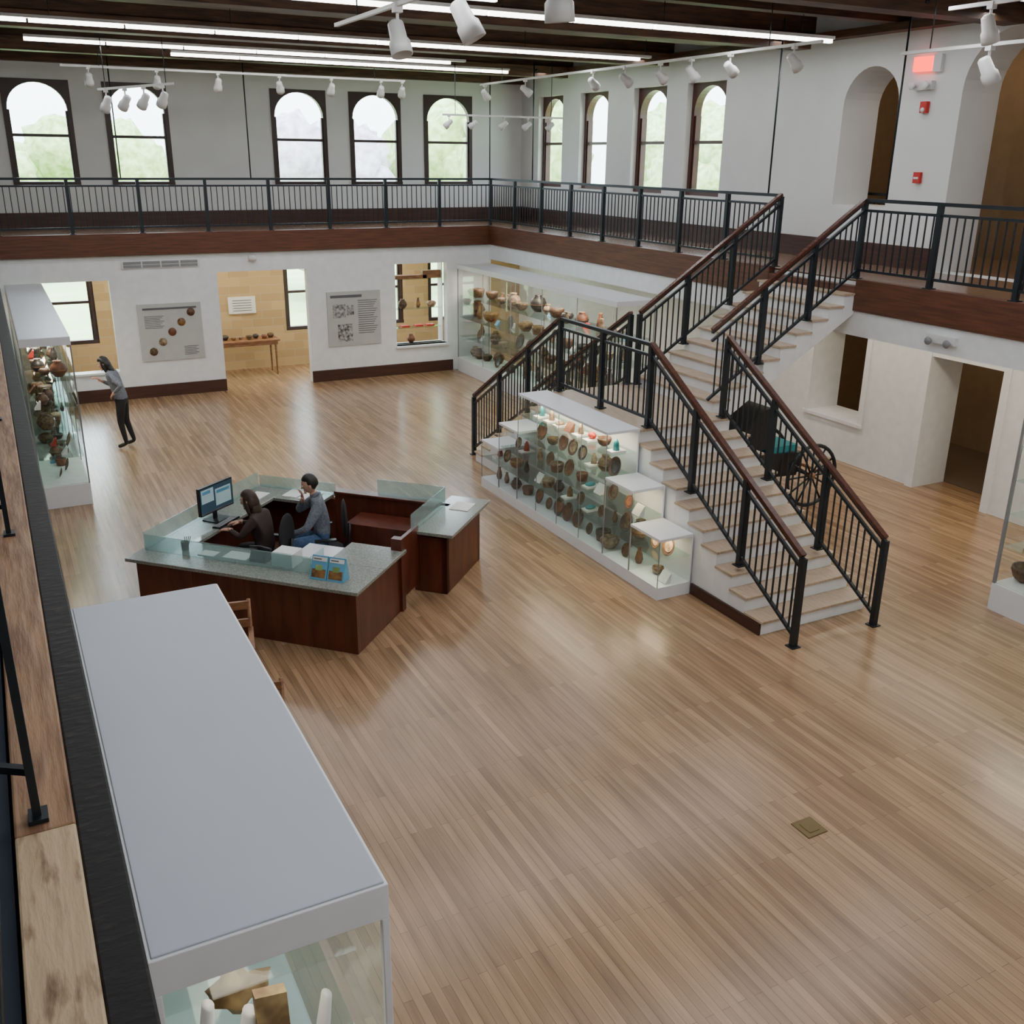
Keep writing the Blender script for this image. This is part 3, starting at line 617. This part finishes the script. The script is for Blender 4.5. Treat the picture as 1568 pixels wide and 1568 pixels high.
person('seated_man',ML,FL,J,[M_grey,M_jean,M_shoe,M_skin],(.95,.0,-.25),(.15,0,1.235),'short',M_hairk,{'L':((.8,-.3,-.5),(0,0,1)),'R':((.0,.3,.9),(-.9,-.1,.2))},scale=.97)
ochair(ML,FL)
J={'pelvis':(0,0,.52),'waist':(.03,0,.66),'chest':(.09,0,.86),'neck':(.13,0,1.0),'headb':(.17,0,1.06),
 'shL':(.09,.155,.94),'elL':(.22,.24,.76),'wrL':(.40,.14,.805),'shR':(.09,-.155,.94),'elR':(.22,-.24,.76),'wrR':(.40,-.14,.805),
 'hipL':(.04,.09,.50),'knL':(.42,.11,.50),'anL':(.36,.11,.09),'toL':(.5,.12,.035),'hipR':(.04,-.09,.50),'knR':(.42,-.11,.50),'anR':(.34,-.11,.09),'toR':(.48,-.12,.035)}
WL=(2.47,11.02); FW=(-.78,.62)
person('seated_woman',WL,FW,J,[M_dkbrn,M_black,M_shoe,M_skin],(.95,.05,-.25),(.20,0,1.145),'long',M_hairb,{'L':((.9,-.2,-.05),(0,0,1)),'R':((.9,.2,-.05),(0,0,1))},scale=.86)
ochair(WL,FW)
def wchair(loc,F):
    b=MB(frame(loc,F))
    for x,y in ((.2,.2),(.2,-.2)): b.tube([(x,y,0),(x,y,.66)],.018,M_oldwood,8)
    for y in (-.2,.2): b.tube([(-.22,y,0),(-.2,y,.45),(-.27,y,.95)],.019,M_oldwood,8); b.bar((-.23,y,.66),(.24,y,.66),.05,.025,M_oldwood)
    b.box(-.22,.23,-.22,.22,.43,.46,M_black); b.box(-.22,.23,-.22,.22,.40,.43,M_oldwood)
    for z in (.9,.72): b.bar((-.255+(.95-z)*.1,-.2,z),(-.255+(.95-z)*.1,.2,z),.03,.08,M_oldwood)
    b.obj('wooden_chair')
wchair((1.5,8.6),(-.2,-1)); wchair((1.38,6.95),(-.2,-1))
# antique carriage under the upper flight
b=MB()
for x,r in ((10.6,.5),(9.45,.40)):
    for y in (10.5,11.6):
        b.torus((x,y,r),r-.03,.03,M_steel); b.ell((x,y,r),(.06,.07,.06),M_oldwood,None,10,6)
        for i in range(12):
            t=math.pi*2*i/12; b.tube([(x,y,r),(x+(r-.03)*math.cos(t),y,r+(r-.03)*math.sin(t))],.015,M_steel,6)
    b.tube([(x,10.5,r),(x,11.6,r)],.025,M_steel,8)
b.hexa([(9.5,10.62,.55),(10.4,10.62,.5),(10.4,11.48,.5),(9.5,11.48,.55),(9.35,10.6,.95),(10.5,10.6,.85),(10.5,11.5,.85),(9.35,11.5,.95)],M_plast)
b.box(9.85,10.4,10.65,11.45,.88,.98,M_teal)
N=8; vs=[]
for i in range(N+1):
    t=math.radians(-10+i*115/N)
    for y in (10.6,11.5): vs.append((9.75-.45*math.cos(t),y,1.02+.58*math.sin(t)))
b.add(vs,[(2*i,2*i+1,2*i+3,2*i+2) for i in range(N)],M_black,True)
for yy in (0,1): b.add([vs[2*i+yy] for i in range(N+1)]+[(9.75,vs[yy][1],1.0)],[(i,i+1,N+1) for i in range(N)],M_black)
b.tube([(10.45,10.8,.7),(11.2,10.9,.35)],.02,M_oldwood,6); b.tube([(10.45,11.3,.7),(11.2,11.2,.35)],.02,M_oldwood,6)
b.obj('antique_carriage')
b=MB(); b.lathe((14.0,9.75,MZ),[(.2,0),(.34,.2),(.36,.4),(.28,.62),(.2,.7),(.22,.74),(.17,.72)],M_pot[0],20); b.lathe((14.0,9.75,MZ+.3),[(.365,0),(.37,.08)],M_pot[1],20); b.obj('woven_basket')
b=MB(); rail(b,(13.8,11.2,MZ),(13.8,13.8,MZ),1.3); b.obj('corridor_railing')
# ---------------------------------------------------------------- ceiling lights
CW=(.95,.97,1)
def strip(y,x0,x1,z,P=150):
    b=MB(); x=x0
    while x<x1-.3:
        q=min(x+1.22,x1); b.box(x,q-.03,y-.035,y+.035,z,z+.05,M_lightw); x=q
    b.box(x0,x1,y-.05,y+.05,z+.05,z+.09,M_fixt)
    x=x0+.3
    while x<x1: b.tube([(x,y,z+.09),(x,y,6.94)],.006,M_steel,5); x+=2.4
    b.obj('fluorescent_light_strip')
    if P: area('strip_lamp',((x0+x1)/2,y,z-.03),x1-x0,.12,P,CW)
strip(19.7,3.4,10.1,6.6,P=0); strip(18.6,1.0,8.6,6.62,P=95)
strip(15.8,-1.5,10.9,6.6,P=108); strip(11.9,-1.5,11.4,6.6,P=130); strip(11.0,-1.5,5.5,6.62,P=0)
strip(7.8,0,11,6.6,P=140); strip(3.8,0,11,6.6,P=130); strip(-.4,0,11,6.6,P=165)
def head(b,c,d,s=1):
    c=Vector(c); d=Vector(d).normalized(); z=Vector((0,0,1)); R=z.rotation_difference(d).to_matrix()
    b.tube([c+Vector((0,0,.16*s)),c+Vector((0,0,.02))],.012*s,M_fixt,8)
    b.lathe(c,[(.03*s,-.1*s),(.055*s,-.08*s),(.06*s,.03*s),(.075*s,.05*s),(.078*s,.14*s),(.068*s,.14*s),(.05*s,.06*s)],M_fixt,14,R)
    b.box(c.x-.03*s,c.x+.03*s,c.y-.03*s,c.y+.03*s,c.z+.14*s,c.z+.2*s,M_fixt)
def track(p0,p1,pos,d,s=1,up=6.94):
    p0=Vector(p0);p1=Vector(p1); b=MB(); b.bar(p0,p1,.04,.035,M_fixt)
    for t in pos: head(b,p0.lerp(p1,t)-Vector((0,0,.19*s)),(d[0]+random.uniform(-.3,.3),d[1]+random.uniform(-.3,.3),d[2]),s)
    for t in (.1,.9): q=p0.lerp(p1,t); b.tube([q,(q.x,q.y,up)],.007,M_steel,6)
    b.obj('track_light')
track((1.6,20.2,6.4),(8.0,20.2,6.4),[.07,.25,.42,.6,.76,.92,.99],(.2,1,-.8),1.0)
track((9.7,20.2,6.4),(9.7,10.3,6.4),[.02,.2,.45,.55,.65,.73,.82,.95],(1,.2,-.8),1.0)
track((3.6,11.0,6.27),(3.6,4.2,6.27),[.26,.47,.69],(.3,-.2,-1),1.3)
track((9.6,8.9,6.15),(9.6,5.0,6.15),[.3,.8],(.3,-.1,-1),1.2)
track((9.0,7.8,6.45),(9.0,4.5,6.45),[.15,.6],(.3,-.1,-1),1.1)
track((2.0,18.6,5.95),(3.1,18.0,6.05),[.1,.35,.6,.85],(-.4,.6,-.6),1.1)
track((8.3,19.0,5.75),(11.0,19.0,5.75),[.05,.25,.5,.7,.9],(-.4,.6,-.6),.8)
area('backroom_lamp',(5.5,23.3,2.93),9,.3,100,(1,.88,.68)); area('corridor_lamp',(14.6,11,2.95),.3,4,16,(1,.8,.55)); area('corridor_lamp',(14.6,11,7.1),.3,4,28,(1,.82,.6))
area('undermezz_fill',(11.9,9,2.95),.3,10,90,(1,.88,.7))  # added warm fill tinting the floor below the mezzanine, no fixture behind it
area('mezz_fill',(11.9,14,6.8),.2,16,85,CW)  # added fill light for the upper right wing, no fixture behind it
# ---------------------------------------------------------------- outside
b=MB(); b.box(-90,120,24.7,140,-.5,-.3,M_grass); b.box(16.1,120,-60,24.7,-.5,-.3,M_grass); b.obj('ground')
def tree(x,y,h,m):
    b=MB(); b.tube([(x,y,-.4),(x,y,h*.5)],[.25,.15],M_bark,8)
    for i in range(9):
        s=random.uniform(.22,.36)*h; ph=random.random()*6
        fn=lambda d,q:q*(1+.18*math.sin(7*d.x+ph)*math.cos(6*d.z+ph)+.1*math.sin(13*d.y+ph))
        b.ell((x+random.uniform(-.3,.3)*h,y+random.uniform(-.3,.3)*h,h*random.uniform(.35,.8)),(s,s,s*.9),m,None,16,10,fn)
    b.obj('tree')
for x,y,h in [(-1,48,6),(5.5,52,6.6),(24,52,8),(32,60,8),(19,38,7)]: tree(x,y,h,M_leaf)
tree(11.5,38,6,M_willow)
for x,y,h in [(36,46,7),(34,34,6),(44,58,9)]: tree(x,y,h,M_leaf)
s=bpy.data.lights.new('sun','SUN'); s.energy=4; s.angle=.02; so=bpy.data.objects.new('sun',s); so.rotation_euler=(math.radians(42),0,math.radians(-25)); COL.objects.link(so)
w=bpy.data.worlds.new('sky'); w.use_nodes=True; SC.world=w; bg=w.node_tree.nodes['Background']; bg.inputs[0].default_value=(.80,.91,1,1); bg.inputs[1].default_value=13
# overcast sky: brighter overhead, softer near the horizon
nt=w.node_tree; tc=nt.nodes.new('ShaderNodeTexCoord'); sx=nt.nodes.new('ShaderNodeSeparateXYZ'); mr=nt.nodes.new('ShaderNodeMapRange')
mr.inputs['From Min'].default_value=0; mr.inputs['From Max'].default_value=.3; mr.inputs['To Min'].default_value=9; mr.inputs['To Max'].default_value=14
nt.links.new(tc.outputs['Generated'],sx.inputs[0]); nt.links.new(sx.outputs['Z'],mr.inputs['Value']); nt.links.new(mr.outputs[0],bg.inputs[1])
